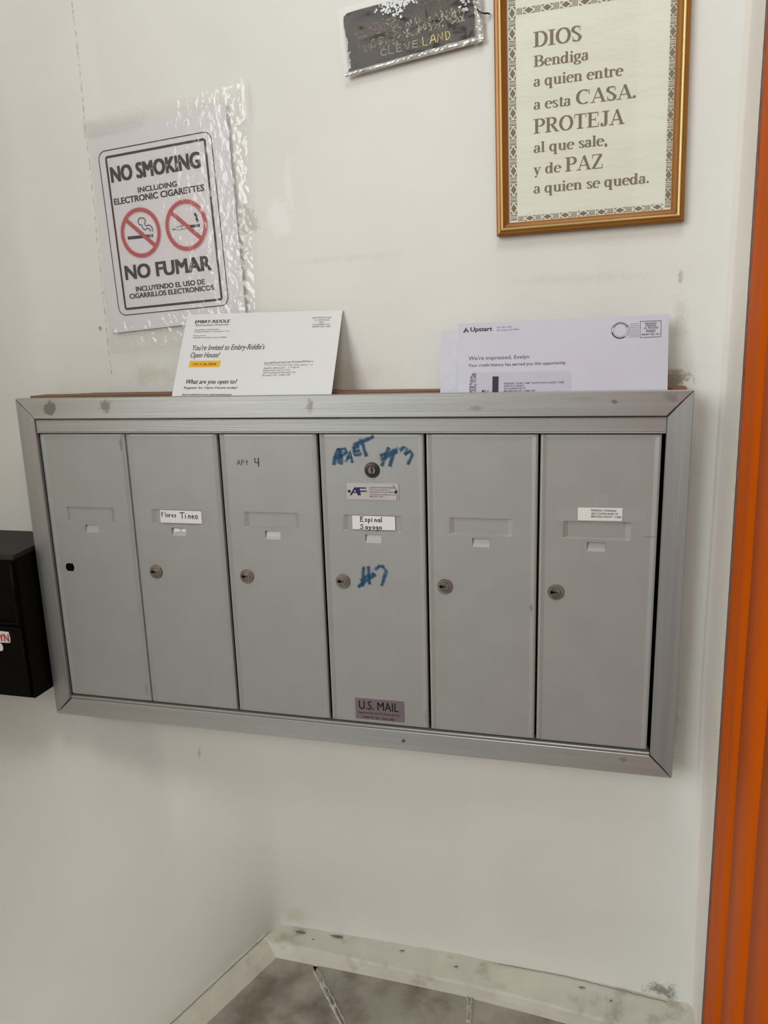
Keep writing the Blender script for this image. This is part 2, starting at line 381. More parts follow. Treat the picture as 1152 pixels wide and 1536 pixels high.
def hand(mb, s, u0, u1, v, h, wd, n, m, fr, slope=0, jit=.0, low=60):
    adv = [ (40 if c in 'oreinapygs' else 20 if c == 'l' else 22 if c == ' ' else 62) + 12 for c in s]
    k = (u1-u0)/(sum(adv)-12); x = u0
    for c, a in zip(s, adv):
        for st in HAND[c]:
            q = [float(z) for z in st.split()]
            pts = [(x+q[i]*k+random.uniform(-jit, jit), v+q[i+1]*h/100+slope*(x-u0)+random.uniform(-jit, jit)) for i in range(0, len(q), 2)]
            mb.ribbon(pts, wd, n, m, fr); n += .000004
        x += a*k
def lines(mb, L, m, fr, n):
    for pts, wd in L: mb.ribbon(pts, wd, n, m, fr); n += .00001

# ------------------------------------------------------------------ the setting
def wy(x): return 0 if x > -.1 else (.085*(-.1-x) if x > -.65 else max(.0468-.34*(-.65-x), .010))
def lerp_tab(x, T):
    if x <= T[0][0]: return T[0][1]
    for (a, p), (b, q) in zip(T, T[1:]):
        if x <= b: return p+(q-p)*(x-a)/(b-a)
    return T[-1][1]
BOT = [(-.4547, -.013), (-.294, .002), (-.148, .014), (0, .0128), (.16, 0)]
X0 = -.4547
mb = MB()
sig = [-.6424+.0142*i for i in range(0, 62)]; sig += [sig[-1]+.02*i for i in range(1, 46)]
zs = [.40*(i/34) for i in range(35)] + [.45, .55, .7, .9, 1.1, 1.3, 1.5, 1.8, 2.2, 2.6]
for z in zs:
    t = max(0, min(1, (.40-z)/.382)); wgt = t**1.7
    r = .004+.16*(1-t)
    for s in sig:
        Lf = .5*(s+math.sqrt(s*s+r*r)); Rt = .5*(-s+math.sqrt(s*s+r*r))
        if t == 0: Lf = max(s, 0); Rt = max(-s, 0)
        off = .5*(math.sqrt(s*s+r*r)-abs(s))*(1-0)
        Lq = max(s, 0)+off*wgt; Rq = max(-s, 0)+off*wgt
        xr = X0+Rq
        x = xr-Lq*(1-wgt)-.349*Lq*wgt
        y = wy(xr)+lerp_tab(xr, BOT)*t + (1-wgt)*(wy(X0-Lq)-wy(X0)) - .937*Lq*wgt
        mb.v.append((x, y, z))
k = len(sig)
mb.slot(m_wall)
for j in range(len(zs)-1):
    for i in range(k-1):
        mb.f.append((j*k+i, j*k+k+i, j*k+k+i+1, j*k+i+1)); mb.m.append(0)
tag(mb.build('wall_back', smooth=True), 'white painted plaster wall behind the mailboxes, curving forward at lower left', kind='structure')

# right-hand return wall with its soft corner
mb = MB(); rows = [0, .5, 1, 1.6, 2.6]
prof = [(.148, .03), (.1525, -.001), (.1562, -.004), (.158, -.010), (.159, -.06), (.1595, -.2), (.16, -.5), (.16, -2.2)]
def lean(z): return max(0, (.45-z))*.024
for z in rows:
    for x, y in prof: mb.v.append((x+lean(z), y, z))
mb.slot(m_return)
for j in range(len(rows)-1):
    for i in range(len(prof)-1):
        a = j*len(prof)+i; mb.f.append((a, a+1, a+1+len(prof), a+len(prof))); mb.m.append(0)
tag(mb.build('wall_right', smooth=True), 'narrow white return wall between mailbox wall and orange door casing', kind='structure')

# unseen wall and low parapet added on the left to block window light
mb = MB(); mb.box((-1.30, -1.12, 0), (-1.20, .06, 2.6), mat('tan_bounce_paint', srgb(222, 204, 180), .6, var=.06, vscale=6))  # tan gives a warm bounce on the left
mb.box((-1.30, -1.70, 0), (-1.20, -1.12, .80), mb.mats[0])  # low part added to shade the lower left of the back wall
tag(mb.build('shade_wall_left'), 'unseen tan wall added left of the mailboxes to shade the left side', kind='structure')

# orange moulded door casing with a ragged painted edge
PR = [(0, .002), (.001, .0085), (.012, .0100), (.035, .0098), (.058, .0085), (.064, .0050), (.067, .0050), (.071, .0140), (.080, .0155), (.108, .0155),
      (.111, .0095), (.116, .0090), (.120, .0155), (.160, .0160), (.194, .0150), (.198, .0085), (.203, .0085), (.207, .0160), (.300, .0170), (.304, .0)]
mb = MB(); mb.slot(m_orange); nz_ = 420
for j in range(nz_+1):
    z = 1.5*j/nz_
    e = -.134-.041*(1.19-z)
    rag = .0016*noise.noise(Vector((0, 3, z*90)))+.0012*noise.noise(Vector((5, 0, z*260)))+.002*noise.noise(Vector((1, 0, z*14)))
    for i, (s, p) in enumerate(PR):
        y = e-s+(rag if i < 2 else 0); x = .1585-p+.0004*noise.noise(Vector((s*60, 0, z*12)))
        mb.v.append((x, y, z))
k = len(PR)
for j in range(nz_):
    for i in range(k-1):
        a = j*k+i; mb.f.append((a, a+1, a+1+k, a+k)); mb.m.append(0)
tag(mb.build('trim_1', smooth=True), 'glossy orange painted door casing with long vertical mouldings', kind='structure')
# chipped white paint along its edge
mb = MB(); mb.slot(m_return)
for j in range(nz_+1):
    z = 1.5*j/nz_; e = -.134-.041*(1.19-z)
    a = .0012+.0016*max(0, noise.noise(Vector((9, 2, z*75))))+.0014*max(0, noise.noise(Vector((9, 2, z*240))))
    mb.v += [(.1560, e+.006, z), (.1492, e+.0015, z), (.1478, e-a*1.3, z)]
for j in range(nz_):
    for i in range(2): q = j*3+i; mb.f.append((q, q+1, q+4, q+3)); mb.m.append(0)
tag(mb.build('trim_2', smooth=True), 'ragged white paint line where return wall meets orange casing', kind='structure')

# floor: marble slabs on a bed, with lumpy joints
fl = MB(); fl.box((-1.5, -2.2, -.05), (.16, .05, -.006), m_grout)
floor = tag(fl.build('floor', loc=(0, 0, 0)), 'grey marble slab floor with filled joints', kind='structure')
slabs = [[(-.60, .02), (-.40, .01), (-.3705, -.0431), (-.3040, -.1204), (-.113, -.343), (-.092, -2.2), (-1.5, -2.2), (-1.5, .02)],
         [(-.388, .01), (-.137, .01), (-.1378, -.0424), (-.1338, -.082), (-.108, -.335), (-.3000, -.1204), (-.3640, -.0431)],
         [(-.131, .01), (.158, .0), (.158, -2.2), (-.086, -2.2), (-.103, -.35), (-.1288, -.082), (-.1325, -.0424)]]
FZ = lambda u, v, n=0: (u, v, n)
for i, p in enumerate(slabs):
    t = MB(); t.prism(p[::-1] if i != 1 else p, -.006, 0.0+(.0006 if i == 1 else 0), m_stone, FZ)
    t.build('floor_tile', floor)
def lump(pts, wd, name):
    t = MB(); P = [Vector(p) for p in pts]; n = 46; rows_ = []
    for i in range(n+1):
        q = P[0].lerp(P[1], i/n); d = (P[1]-P[0]).normalized(); nn = Vector((-d.y, d.x))
        q = q+nn*.0012*noise.noise(Vector((i*.35, 1, 2)))
        w_ = wd*(.7+.5*abs(noise.noise(Vector((i*.5, 7, 2)))))
        h = .0028+.0022*abs(noise.noise(Vector((i*.8, 3, 1))))
        g = -.0025 if noise.noise(Vector((i*.16+3, 0, 0))) > -.12 else h*.6
        rows_.append([(q-nn*w_, -.001), (q-nn*w_*.55, h), (q-nn*w_*.15, g), (q+nn*w_*.15, g), (q+nn*w_*.6, h*.9), (q+nn*w_, -.001)])
    vs = [(a.x, a.y, z) for r_ in rows_ for a, z in r_]; fs = []
    for i in range(n):
        for j in range(5): a = i*6+j; fs.append((a, a+1, a+7, a+6))
    t.add(vs, [f[::-1] for f in fs], m_caulk)
    return t.build(name, floor, smooth=True)
lump([(-.3700, -.0395), (-.2700, -.1560)], .0066, 'joint_filler')
lump([(-.1352, -.0380), (-.1270, -.1200)], .0055, 'joint_filler')

# back ledge
def strip(name, rowsP, m, label, nx=90):
    t = MB(); vs = []; k = len(rowsP[0][1])
    xs = [rowsP[0][0]+(rowsP[-1][0]-rowsP[0][0])*i/nx for i in range(nx+1)]
    for x in xs:
        for c in range(k):
            p = [lerp_tab(x, [(r_[0], r_[1][c][a]) for r_ in rowsP]) for a in range(3)]
            j = .0012 if 0 < c < k-1 else .0004
            p[2] += j*noise.noise(Vector((p[0]*40, p[1]*40, c))); p[1] += j*noise.noise(Vector((p[0]*30, p[1]*30, c+9)))
            vs.append(tuple(p))
    fs = []
    for i in range(nx):
        for c in range(k-1): a = i*k+c; fs.append((a, a+k, a+k+1, a+1))
    t.add(vs, fs, m); return tag(t.build(name, smooth=False), label, kind='structure')
def bl(x, lip, bot): return (x, [(x, .06, .0185), (x, lip+.004, .0188), (x, lip, .0172), (x, (lip+bot)/2, .009), (x, bot, -.001)])
strip('baseboard_back', [bl(-.47, -.018, -.029), bl(-.4392, -.0209, -.0311), bl(-.2809, -.0296, -.034), bl(-.1399, -.0365, -.0389), bl(-.0451, -.0442, -.0472), bl(.0445, -.0538, -.057), bl(.17, -.066, -.070)],
      m_ledge, 'low white painted stone ledge along the foot of the back wall, scuffed')
bb = bpy.data.objects['baseboard_back']; m_chip = mat('exposed_grey_plaster', srgb(128, 124, 114), .9, var=.3, vscale=200)
def chip(cx, cy, rx, ry, z, n=12):
    t = MB(); P = [(cx+rx*(.6+.6*random.random())*math.cos(a*6.283/n), cy+ry*(.6+.6*random.random())*math.sin(a*6.283/n), z) for a in range(n)]
    t.add(P, [tuple(range(n))], m_chip); t.build('paint_chip', bb)
for cx, cy, rx, ry in ((-.410, .006, .010, .003), (-.350, .010, .013, .003), (-.385, -.004, .002, .001), (-.245, .004, .005, .0015), (-.16, -.008, .003, .002), (.02, -.006, .006, .002), (.06, -.02, .002, .002)):
    chip(cx, cy, rx, ry, .0202)
t = MB(); pts = [(-.10+.0052*i, lerp_tab(-.10+.0052*i, [(-.10, .0105), (0, .0085), (.14, -.006)])+.0014*noise.noise(Vector((i*.9, 0, 0)))) for i in range(46)]
t.ribbon(pts, .0011, .0203, m_chip, lambda u, v, n=0: (u, v, n)); t.build('crack', bb)
def lf(s, jx, jy, lx, ly, bx, by):
    return (s, [(jx-.02, jy, .0190), (jx, jy, .0188), ((jx*.55+lx*.45), (jy+ly)/2, .0180), (lx, ly, .0165), ((lx+bx)/2, (ly+by)/2, .009), (bx, by, -.001)])
def along(s):
    j = (X0-.349*s, .0171-.937*s)
    e = (-.4487-.356*s, -.002-.93*s); b_ = (-.4362-.356*s, -.0311-.925*s)
    return lf(s, j[0], j[1], e[0], e[1], b_[0], b_[1])
strip('baseboard_left', [along(-.012), along(0), along(.1), along(.2), along(.5), along(1.2)], m_ledge, 'white painted ledge running forward along the left wall foot', nx=140)

t = MB(); pts = [(-.4585-.3790*.0185*0-.0684*i/40+.0008*noise.noise(Vector((i*.7, 2, 0))), -.0045-.1880*i/40) for i in range(60)]
t.ribbon(pts, .0010, .0196, m_chip, lambda u, v, n=0: (u, v, n)); t.build('crack', bpy.data.objects['baseboard_left'])

# ------------------------------------------------------------------ the mailbox unit
YF = -.055; YD = -.048
mu = tag(empty('mailbox_unit', (-.3196, 0, .3923)), 'wide grey aluminium six-door apartment mailbox panel hung on the white wall', 'mailbox')
mb = MB()   # wooden carcass: open-fronted box
X1, X2, Z1, Z2 = -.752, .113, .397, .8655
for a, b in (((X1, -.030, Z2-.012), (X2, -.001, Z2)), ((X1, -.030, Z1), (X2, -.001, Z1+.012)), ((X1, -.030, Z1+.012), (X1+.012, -.001, Z2-.012)), ((X2-.012, -.030, Z1+.012), (X2, -.001, Z2-.012))):
    mb.box(a, b, m_wood)
mb.box((X1, -.001, Z2-.006), (-.15, .0045, Z2), m_wood); mb.box((-.72, .0045, Z2-.006), (-.20, .0085, Z2), m_wood); mb.box((-.70, .0085, Z2-.006), (-.31, .018, Z2), m_wood); mb.box((-.69, .018, Z2-.006), (-.42, .028, Z2), m_wood)
mb.build('wooden_box', mu)
mb = MB(); mb.box((X1+.012, -.020, Z1+.012), (X2-.012, -.014, Z2-.030), m_black); mb.build('interior_shade', mu)  # black sheet put in for the shade behind the doors
# mitred rails
OX0, OX1, OZ0, OZ1 = -.7572, .118, .3923, .8639
IX0, IX1, IZ0, IZ1 = -.7315, .0915, .4180, .8357
def rail(o0, o1, i1, i0, m, name, sl=.002, back=-.024):
    g = .0007
    def sh(p, c): 
        v = Vector((c[0]-p[0], c[1]-p[1])); return p
    t = MB(); fr = XZ(YF)
    P = [o0, o1, i1, i0]; cx = sum(p[0] for p in P)/4; cz = sum(p[1] for p in P)/4
    # pull the mitre ends in a hair so the joint reads
    d = (Vector(o1)-Vector(o0)).normalized()*g*1.6
    P = [Vector(o0)+d, Vector(o1)-d, Vector(i1)-d, Vector(i0)+d]
    inn = (Vector(i0)-Vector(o0)); n_ = Vector((-(d.y), d.x)).normalized()
    if n_.dot(inn) < 0: n_ = -n_
    b = .0009
    Q = [P[0]+n_*b+d*.6, P[1]+n_*b-d*.6, P[2]-n_*b-d*.6, P[3]-n_*b+d*.6]
    vs = [fr(*P[0], back), fr(*P[1], back), fr(*P[2], -.0075), fr(*P[3], -.0075)]
    vs += [fr(*P[0], -b), fr(*P[1], -b), fr(*P[2], -b-sl), fr(*P[3], -b-sl)]
    vs += [fr(*Q[0], 0), fr(*Q[1], 0), fr(*Q[2], -sl), fr(*Q[3], -sl)]
    fs = [(8, 9, 10, 11), (4, 5, 9, 8), (5, 6, 10, 9), (6, 7, 11, 10), (7, 4, 8, 11), (0, 1, 5, 4), (1, 2, 6, 5), (2, 3, 7, 6), (3, 0, 4, 7), (3, 2, 1, 0)]
    t.add(vs, fs, m); return t.build(name, mu)
rail((OX0, OZ1), (OX1, OZ1), (IX1, IZ1), (IX0, IZ1), m_alu, 'frame_rail', sl=-.0004, back=-.0085)
rail((OX1, OZ0), (OX0, OZ0), (IX0, IZ0), (IX1, IZ0), m_alu, 'frame_rail', sl=.0030)
rail((OX0, OZ0), (OX0, OZ1), (IX0, IZ1), (IX0, IZ0), m_alu_v, 'frame_rail', sl=.0008)
rail((OX1, OZ1), (OX1, OZ0), (IX1, IZ0), (IX1, IZ1), m_alu_v, 'frame_rail', sl=.0035)
# header bar under the top rail and sill lip under the doors
mb = MB(); mb.box((-.7310, YF+.0035, .8175), (.0912, YF+.020, .8338), m_alu, .0006); mb.box((-.7310, YF+.0022, .8160), (.0912, YF+.020, .8176), m_alu, .0005)
mb.box((-.7310, YF+.0026, .8330), (.0912, YF+.020, .8342), m_alu, .0004)
mb.build('header_bar', mu)
mb = MB(); mb.box((-.7310, YF+.003, .4188), (.0905, YF+.020, .4222), m_alu, .0008); mb.build('sill_strip', mu)

DW, DZ0, DZ1 = .1345, .4235, .8148
SL = (.0305, .1020, .6917, .7112); TB = (.0560, .0775, .6752, .6865)
def door_mesh(hole):
    HX0, HX1, HZ0, HZ1 = .0150, .0310, .6150, .6300
    xs = sorted(set([0, .0008, .0030, .0075, SL[0]-.003, SL[0]-.0005, SL[0]+.003, TB[0], TB[0]+.0008, TB[1]-.0008, TB[1], SL[1]-.003, SL[1]+.0005, SL[1]+.003, DW-.0075, DW-.0030, DW-.0008, DW] + ([HX0, HX1] if hole else [])))
    zz = sorted(set([DZ0, DZ0+.0008, DZ0+.003, TB[2], TB[2]+.0035, TB[3]-.0006, TB[3], SL[2]-.0018, SL[2], SL[3]-.0004, SL[3]+.0004, DZ1-.003, DZ1-.0008, DZ1] + ([HZ0, HZ1] if hole else [])))
    def h(x, z):   # depth behind the face
        d = 0
        e = min(x, DW-x)
        if e < .0001: d = .0045
        elif e < .0009: d = .0008
        elif e < .0031: d = 0
        elif e < .0076: d = .0011
        else: d = .0011
        ez = min(z-DZ0, DZ1-z)
        if ez < .0001: d = max(d, .0045)
        elif ez < .0009: d = max(d, .0014)
        if SL[0]-.0001 < x+.0004 and x-.0004 < SL[1]+.0001 and SL[2]-.0001 <= z <= SL[3]-.0003:
            d = .0036
        if SL[0]-.0006 <= x <= SL[0]+.0001 or SL[1]-.0001 <= x <= SL[1]+.0006:
            if SL[2] <= z <= SL[3]-.0003: d = .0022
        if TB[0]+.0001 < x < TB[1]-.0001 and TB[2]+.0034 <= z <= TB[3]-.0005:
            d = .0046 if z > TB[2]+.005 else .0030
        return d
    me = MB(); k = len(xs)
    vs = [(x, YD-(-h(x, z))-.0011, z) for z in zz for x in xs]; fs = []
    hc = None
    for j in range(len(zz)-1):
        for i in range(k-1):
            a = j*k+i
            if hole and abs(xs[i]-HX0) < 1e-6 and abs(zz[j]-HZ0) < 1e-6:
                hc = (a, a+1, a+k+1, a+k); continue
            fs.append((a, a+1, a+k+1, a+k))
    if hc:
        cx, cz = (HX0+HX1)/2, (HZ0+HZ1)/2; ring = []
        for i in range(24):
            an = math.radians(-135+i*15); x = cx+.0071*math.cos(an); z = cz+.0071*math.sin(an); z = max(cz-.0058, min(cz+.0058, z)); ring.append((x, z))
        o = len(vs); vs += [(x, YD, z) for x, z in ring]; vs += [(x, YD+.0025, z) for x, z in ring]
        for q in range(4):
            c0, c1 = hc[q], hc[(q+1) % 4]; 
            for i in range(6): r0 = o+(q*6+i) % 24; r1 = o+(q*6+i+1) % 24; fs.append((c0 if i < 3 else c1, r1, r0)) 
            fs.append((c0, c1, o+(q*6+3) % 24))
    me.add(vs, fs, m_door)
    if hc: me.add(vs[o:o+48], [(i, (i+1) % 24, 24+(i+1) % 24, 24+i) for i in range(24)]+[tuple(range(24, 48))], m_black)  # black cup: the shade of the empty lock hole as colour
    return me
def lock_mesh(dark=False):
    t = MB(); A = m_dknickel if dark else m_nickel
    pr = [(.0098, .0), (.0098, .0012), (.0090, .0024), (.0062, .0027), (.0058, .0020), (.0054, .0027), (.0030, .0030), (.0, .0030)]
    n = 28; vs = []
    for r_, h in pr:
        for i in range(n): a = 2*math.pi*i/n; vs.append((r_*math.cos(a), -h, r_*math.sin(a)))
    fs = []
    for j in range(len(pr)-1):
        for i in range(n): fs.append((j*n+i, j*n+(i+1) % n, (j+1)*n+(i+1) % n, (j+1)*n+i))
    t.add(vs, fs, A)
    fr = lambda u, v, n_=0: (u, -n_, v)
    if dark:
        t.flat(circle(0, 0, .0048, n=20), .00305, m_nickel, fr); t.flat([(-.0007, -.0044), (.0007, -.0044), (.0016, 0), (.0007, .0044), (-.0007, .0044), (-.0001, 0)], .0032, m_black, fr)
    else:
        t.flat(circle(-.0012, 0, .0036, n=18), .00305, m_dknickel, fr); t.flat(circle(-.0012, 0, .0031, n=18), .0031, m_nickel, fr)
        t.flat([(-.0068, -.0012), (-.0030, -.0016), (-.0010, -.0008), (.0016, -.0005), (.0016, .0006), (-.0010, .0007), (-.0030, .0018), (-.0068, .0014)], .0032, m_black, fr)
    return t
dl = [-.7305, -.5950, -.4577, -.3203, -.1833, -.0467]
dA = door_mesh(True); dB = door_mesh(False)
first = None; doors = []; lock0 = None
DL = ['mailbox door at the far left, its lock missing and leaving a black hole', 'mailbox door with the handwritten Flores Tineo card', 'mailbox door marked apt 4 in black marker',
      'mailbox door with blue marker lettering, maker plate and top lock', 'blank mailbox door second from the right', 'mailbox door at far right with a taped address label']
def child_copy(src, name, wloc, parent):
    o = src.copy(); o.name = name; COL.objects.link(o); place(o, wloc, parent); return o
for i, x in enumerate(dl):
    if i == 0: d = dA.build('mailbox_door', mu, loc=(0, 0, 0)); src = None
    elif i == 1: d = dB.build('mailbox_door', mu, loc=(0, 0, 0)); first = d
    else: d = child_copy(first, 'mailbox_door', (0, 0, 0), mu)
    place(d, (x, 0, 0), mu); d['label'] = DL[i]; doors.append(d)
    if i:
        lp = (x+[0, .0262, .0258, .0238, .0212, .0210][i], YD, .6225)
        if lock0 is None: lock0 = lock_mesh().build('lock', d, loc=(0, 0, 0)); place(lock0, lp, d)
        else: child_copy(lock0, 'lock', lp, d)
ds = XZ(YD); 
# shift of the door face seen by the eye is negligible; everything below lies on the doors
d4 = doors[3]
lk = lock_mesh(True).build('lock', d4, loc=(0, 0, 0)); place(lk, (-.2522, YD, .7697), d4); lk['label'] = 'black cylinder lock near the top'
# maker plate
mb = MB(); mb.prism(rrect(-.2860, .7318, -.2188, .7528, .002), 0, .0009, m_plate, ds)
text(mb, 'A', -.2820, -.2695, .7374, .0100, .0011, m_navy, ds, .03, .1); text(mb, 'F', -.2712, -.2596, .7374, .0100, .0012, m_navy, ds, .035, -.15)
for s_, v, a, b in (('FLORENCE MANUFACTURING', .7468, -.2564, -.2240), ('5935 Corporate Drive', .7442, -.2564, -.2300), ('Manhattan, Kansas 66503', .7412, -.2564, -.2250), ('www.florencemailboxes.com', .7380, -.2564, -.2222), ('800-275-1747', .7352, -.2564, -.2390)):
    text(mb, s_, a, b, v, .0017, .0011, m_ink_s, ds)
for x in (-.2829, -.2222):
    for r_, n_, mm in ((.0020, .0013, m_dknickel), (.0012, .0016, m_hook)): mb.flat(circle(x, .7423, r_, n=14), n_, mm, ds)
lines(mb, [([(-.2258, .7508), (-.2222, .7462), (-.2206, .7440)], .0005), ([(-.2200, .7390), (-.2214, .7325)], .0005)], m_hook, ds, .0014)
mb.build('maker_plate', d4)
# purple sticker
fr = frame((-.2866, YD, .4292), (1, 0, .004), (0, 0, 1)); mb = MB(); mb.prism(rrect(0, -.0006, .0680, .0298, .001), 0, .0003, m_purple, fr)
text(mb, 'U.S. MAIL', .0052, .0600, .0140, .0122, .0005, m_ink, fr, .012)
text(mb, 'Approved By The U.S. Postal Service', .0038, .0618, .0078, .0027, .0005, m_ink, fr, .01)
text(mb, 'USPS-STD 4B+ - April, 2002', .0106, .0542, .0010, .0030, .0005, m_ink, fr, .01); mb.build('postal_sticker', d4)
# name cards sitting in the pressed slots
ms = XZ(YD+.0012)
mb = MB(); mb.prism([(-.2809, .6926), (-.2247, .6928), (-.2247, .7106), (-.2809, .7106)], 0, .0004, m_label, ms)
hand(mb, 'Espinal', -.2704, -.2414, .7030, .0062, .00115, .0006, m_blkmark, ms); hand(mb, 'Sayago', -.2708, -.2421, .6936, .0058, .00115, .0006, m_blkmark, ms); mb.build('name_card', d4)
mb = MB(); mb.prism([(-.5552, .6930), (-.4930, .6932), (-.4927, .7106), (-.5546, .7108)], 0, .0004, m_label, ms)
hand(mb, 'Flores', -.5528, -.5305, .7010, .0068, .0010, .0006, m_blkmark, ms); hand(mb, 'Tineo', -.5250, -.4984, .6998, .0082, .0012, .0006, m_blkmark, ms)
mb.flat([(-.5545, .6945), (-.538, .6948), (-.538, .6951), (-.5545, .6950)], .0006, m_pink, ms)
mb.build('name_card', doors[1])
mb = MB(); mb.prism([(-.5352, .6806), (-.5168, .6808), (-.5168, .6850), (-.5352, .6850)], -.0006, .0008, m_label, ms)
hand(mb, '5', -.5275, -.5225, .6812, .0045, .0005, .0010, m_blkmark, ms); mb.build('number_card', doors[1])
# taped address label on the far right door
d6 = doors[5]
mb = MB(); mb.flat([(-.0276, .7108), (.0750, .7130), (.0745, .7300), (-.0276, .7278)], .0002, m_tape2, ds); mb.build('clear_tape', d6); mb = MB(); mb.flat([(.0141, .7285), (.0313, .7287), (.0325, .7444), (.0150, .7440)], .0003, m_tape2, ds); mb.build('clear_tape', d6)
mb = MB(); mb.prism([(-.0021, .7127), (.0478, .7133), (.0479, .7287), (-.0023, .7281)], .0003, .0006, m_label, ds)
text(mb, 'PARIDA TAVERAS', .0130, .0412, .7240, .0024, .0008, m_ink, ds, .02); text(mb, '202 CLEVELAND ST', .0131, .0438, .7202, .0024, .0008, m_ink, ds, .02); text(mb, 'BROOKLYN,NY 11208', .0131, .0465, .7166, .0024, .0008, m_ink, ds, .02)
mb.build('address_label', d6)
# marker writing straight on the doors: a word and two numbers, each a smeared stroke set
B = .0029
WORD = [[(-.3020, .7768), (-.2985, .7900), (-.2951, .7969), (-.2950, .7783)], [(-.3008, .7835), (-.2955, .7850)],
        [(-.2916, .7769), (-.2925, .7955), (-.2860, .7960), (-.2838, .7925), (-.2920, .7868)],
        [(-.2850, .7800), (-.2798, .7925), (-.2778, .7795)], [(-.2838, .7850), (-.2785, .7850)],
        [(-.2752, .7970), (-.2741, .7880), (-.2659, .7895)], [(-.2754, .7975), (-.2690, .7995)], [(-.2745, .7930), (-.2680, .7938)],
        [(-.2743, .8012), (-.2680, .8035), (-.2499, .8110)], [(-.2652, .8076), (-.2594, .7880)]]
NUM1 = [[(-.2302, .7968), (-.2390, .7760)], [(-.2231, .7950), (-.2290, .7755)], [(-.2407, .7830), (-.2203, .7930)], [(-.2400, .7880), (-.2190, .7955)],
        [(-.2155, .7945), (-.2110, .7985), (-.2070, .7970), (-.2090, .7904)], [(-.2090, .7904), (-.2030, .7935), (-.2004, .7905), (-.2057, .7778)]]
NUM2 = [[(-.2678, .6420), (-.2705, .6180)], [(-.2616, .6432), (-.2608, .6210)], [(-.2755, .6164), (-.2529, .6335)], [(-.2720, .6250), (-.2550, .6350)],
        [(-.2519, .6403), (-.2470, .6452), (-.2415, .6445), (-.2380, .6387), (-.2443, .6200)]]
for G, lab in ((WORD, 'smeared blue marker word at the top'), (NUM1, 'smeared blue marker number 3 beside the top lock'), (NUM2, 'smeared blue marker number 3 at mid height')):
    mb = MB()
    lines(mb, [(q, B*2.0) for q in G], m_bluef, ds, .0001); lines(mb, [(q, B) for q in G], m_blue, ds, .0003)
    o = mb.build('marker_writing', d4); o['label'] = lab
mb = MB(); hand(mb, 'APt', -.4350, -.4175, .7738, .0072, .0007, .0002, m_blkmark, ds, jit=.0003); hand(mb, '4', -.4096, -.4034, .7722, .0110, .0013, .0002, m_blkmark, ds)
o = mb.build('marker_writing', doors[2]); o['label'] = 'small black marker lettering'

# ------------------------------------------------------------------ mail behind the top rail
def sheet(name, O, U, Vv, wd, h, th, m, low=.010, curl=0):
    fr0 = frame(O, U, Vv); nx, ny = 16, 10
    def fr(u, v, n=0):
        b = curl*math.sin(math.pi*min(max(u/wd, 0), 1))*(v/h)**2 if v > 0 else 0
        return fr0(u, v, n+b)
    t = MB(); vs = []
    for s_ in (0, th):
        for j in range(ny+1):
            for i in range(nx+1): vs.append(fr(wd*i/nx, -low+(h+low)*j/ny, s_))
    k = nx+1; o2 = k*(ny+1); fs = []
    for j in range(ny):
        for i in range(nx):
            a = j*k+i; fs.append((a, a+k, a+k+1, a+1)); fs.append((o2+a, o2+a+1, o2+a+k+1, o2+a+k))
    ed = [i for i in range(k)]+[j*k+nx for j in range(1, ny+1)]+[ny*k+i for i in range(nx-1, -1, -1)]+[j*k for j in range(ny-1, 0, -1)]
    for a, b in zip(ed, ed[1:]+ed[:1]): fs.append((a, b, o2+b, o2+a))
    t.add(vs, fs, m); return t, fr
t, fr = sheet('postcard', (-.5233, -.0430, .8639), (.2202, 0, -.0025), (.0008, .058, .1051), .2202, .1200, .0004, m_card)
pc = tag(t.build('postcard'), 'white open-house invitation postcard with yellow date bar, leaning behind the top rail', 'postcard')
mb = MB(); n = .0006
text(mb, 'EMBRY-RIDDLE', .0137, .0640, .1062, .0044, n, m_ink, fr, .035, .15); text(mb, 'Aeronautical University', .0142, .0634, .1020, .0030, n, m_ink_s, fr, 0, .2)
for s_, a, b, v in (('Daytona Beach - Orlando Florida', .0150, .0503, .0955), ('1 Aerospace Boulevard - Daytona Beach, FL 32114', .0152, .0672, .0926), ('Prescott, Arizona', .0150, .0332, .0868), ('3700 Willow Creek Road - Prescott, AZ 86301', .0150, .0640, .0836)):
    text(mb, s_, a, b, v, .0018, n, m_ink_s, fr)
text(mb, "You're Invited to Embry-Riddle's", .0160, .1200, .0658, .0078, n, m_ink_s, fr, .012, .18); text(mb, 'Open House!', .0160, .0575, .0552, .0075, n, m_ink_s, fr, .012, .18)
mb.build('lettering', pc); mb = MB(); mb.flat([(.0162, .0409), (.0612, .0409), (.0622, .0504), (.0168, .0504)], n-.0001, m_yellow, fr); text(mb, 'OCT.26.2024', .0224, .0556, .0438, .0033, n, m_ink, fr, .02, .1)
mb.build('date_bar', pc)['label'] = 'yellow date bar'; mb = MB(); text(mb, 'What are you open to?', .0160, .0890, .0172, .0062, n, m_ink, fr, .022, .16); text(mb, 'Register for Open House today!', .0156, .0914, .0100, .0032, n, m_ink, fr, .02, .16)
text(mb, 'daytonabeach.erau.edu/openhouse', .0145, .0848, .0006, .0028, n, m_ink, fr, .02, .16)
mb.build('lettering', pc); mb = MB()
for s_, a, b, v in (('NON-PROFIT ORG', .1800, .2062, .1087), ('U.S. POSTAGE', .1838, .2040, .1053), ('PAID', .1908, .1972, .1021), ('COLUMBUS, OH', .1825, .2052, .0989), ('PERMIT NO. 1295', .1822, .2064, .0957)):
    text(mb, s_, a, b, v, .0021, n, m_ink_s, fr)
mb.build('postage_mark', pc); mb = MB()
text(mb, '*************AUTO**ALL FOR AADC 112', .1240, .1900, .0420, .0018, n, m_ink_s, fr); x = .1238
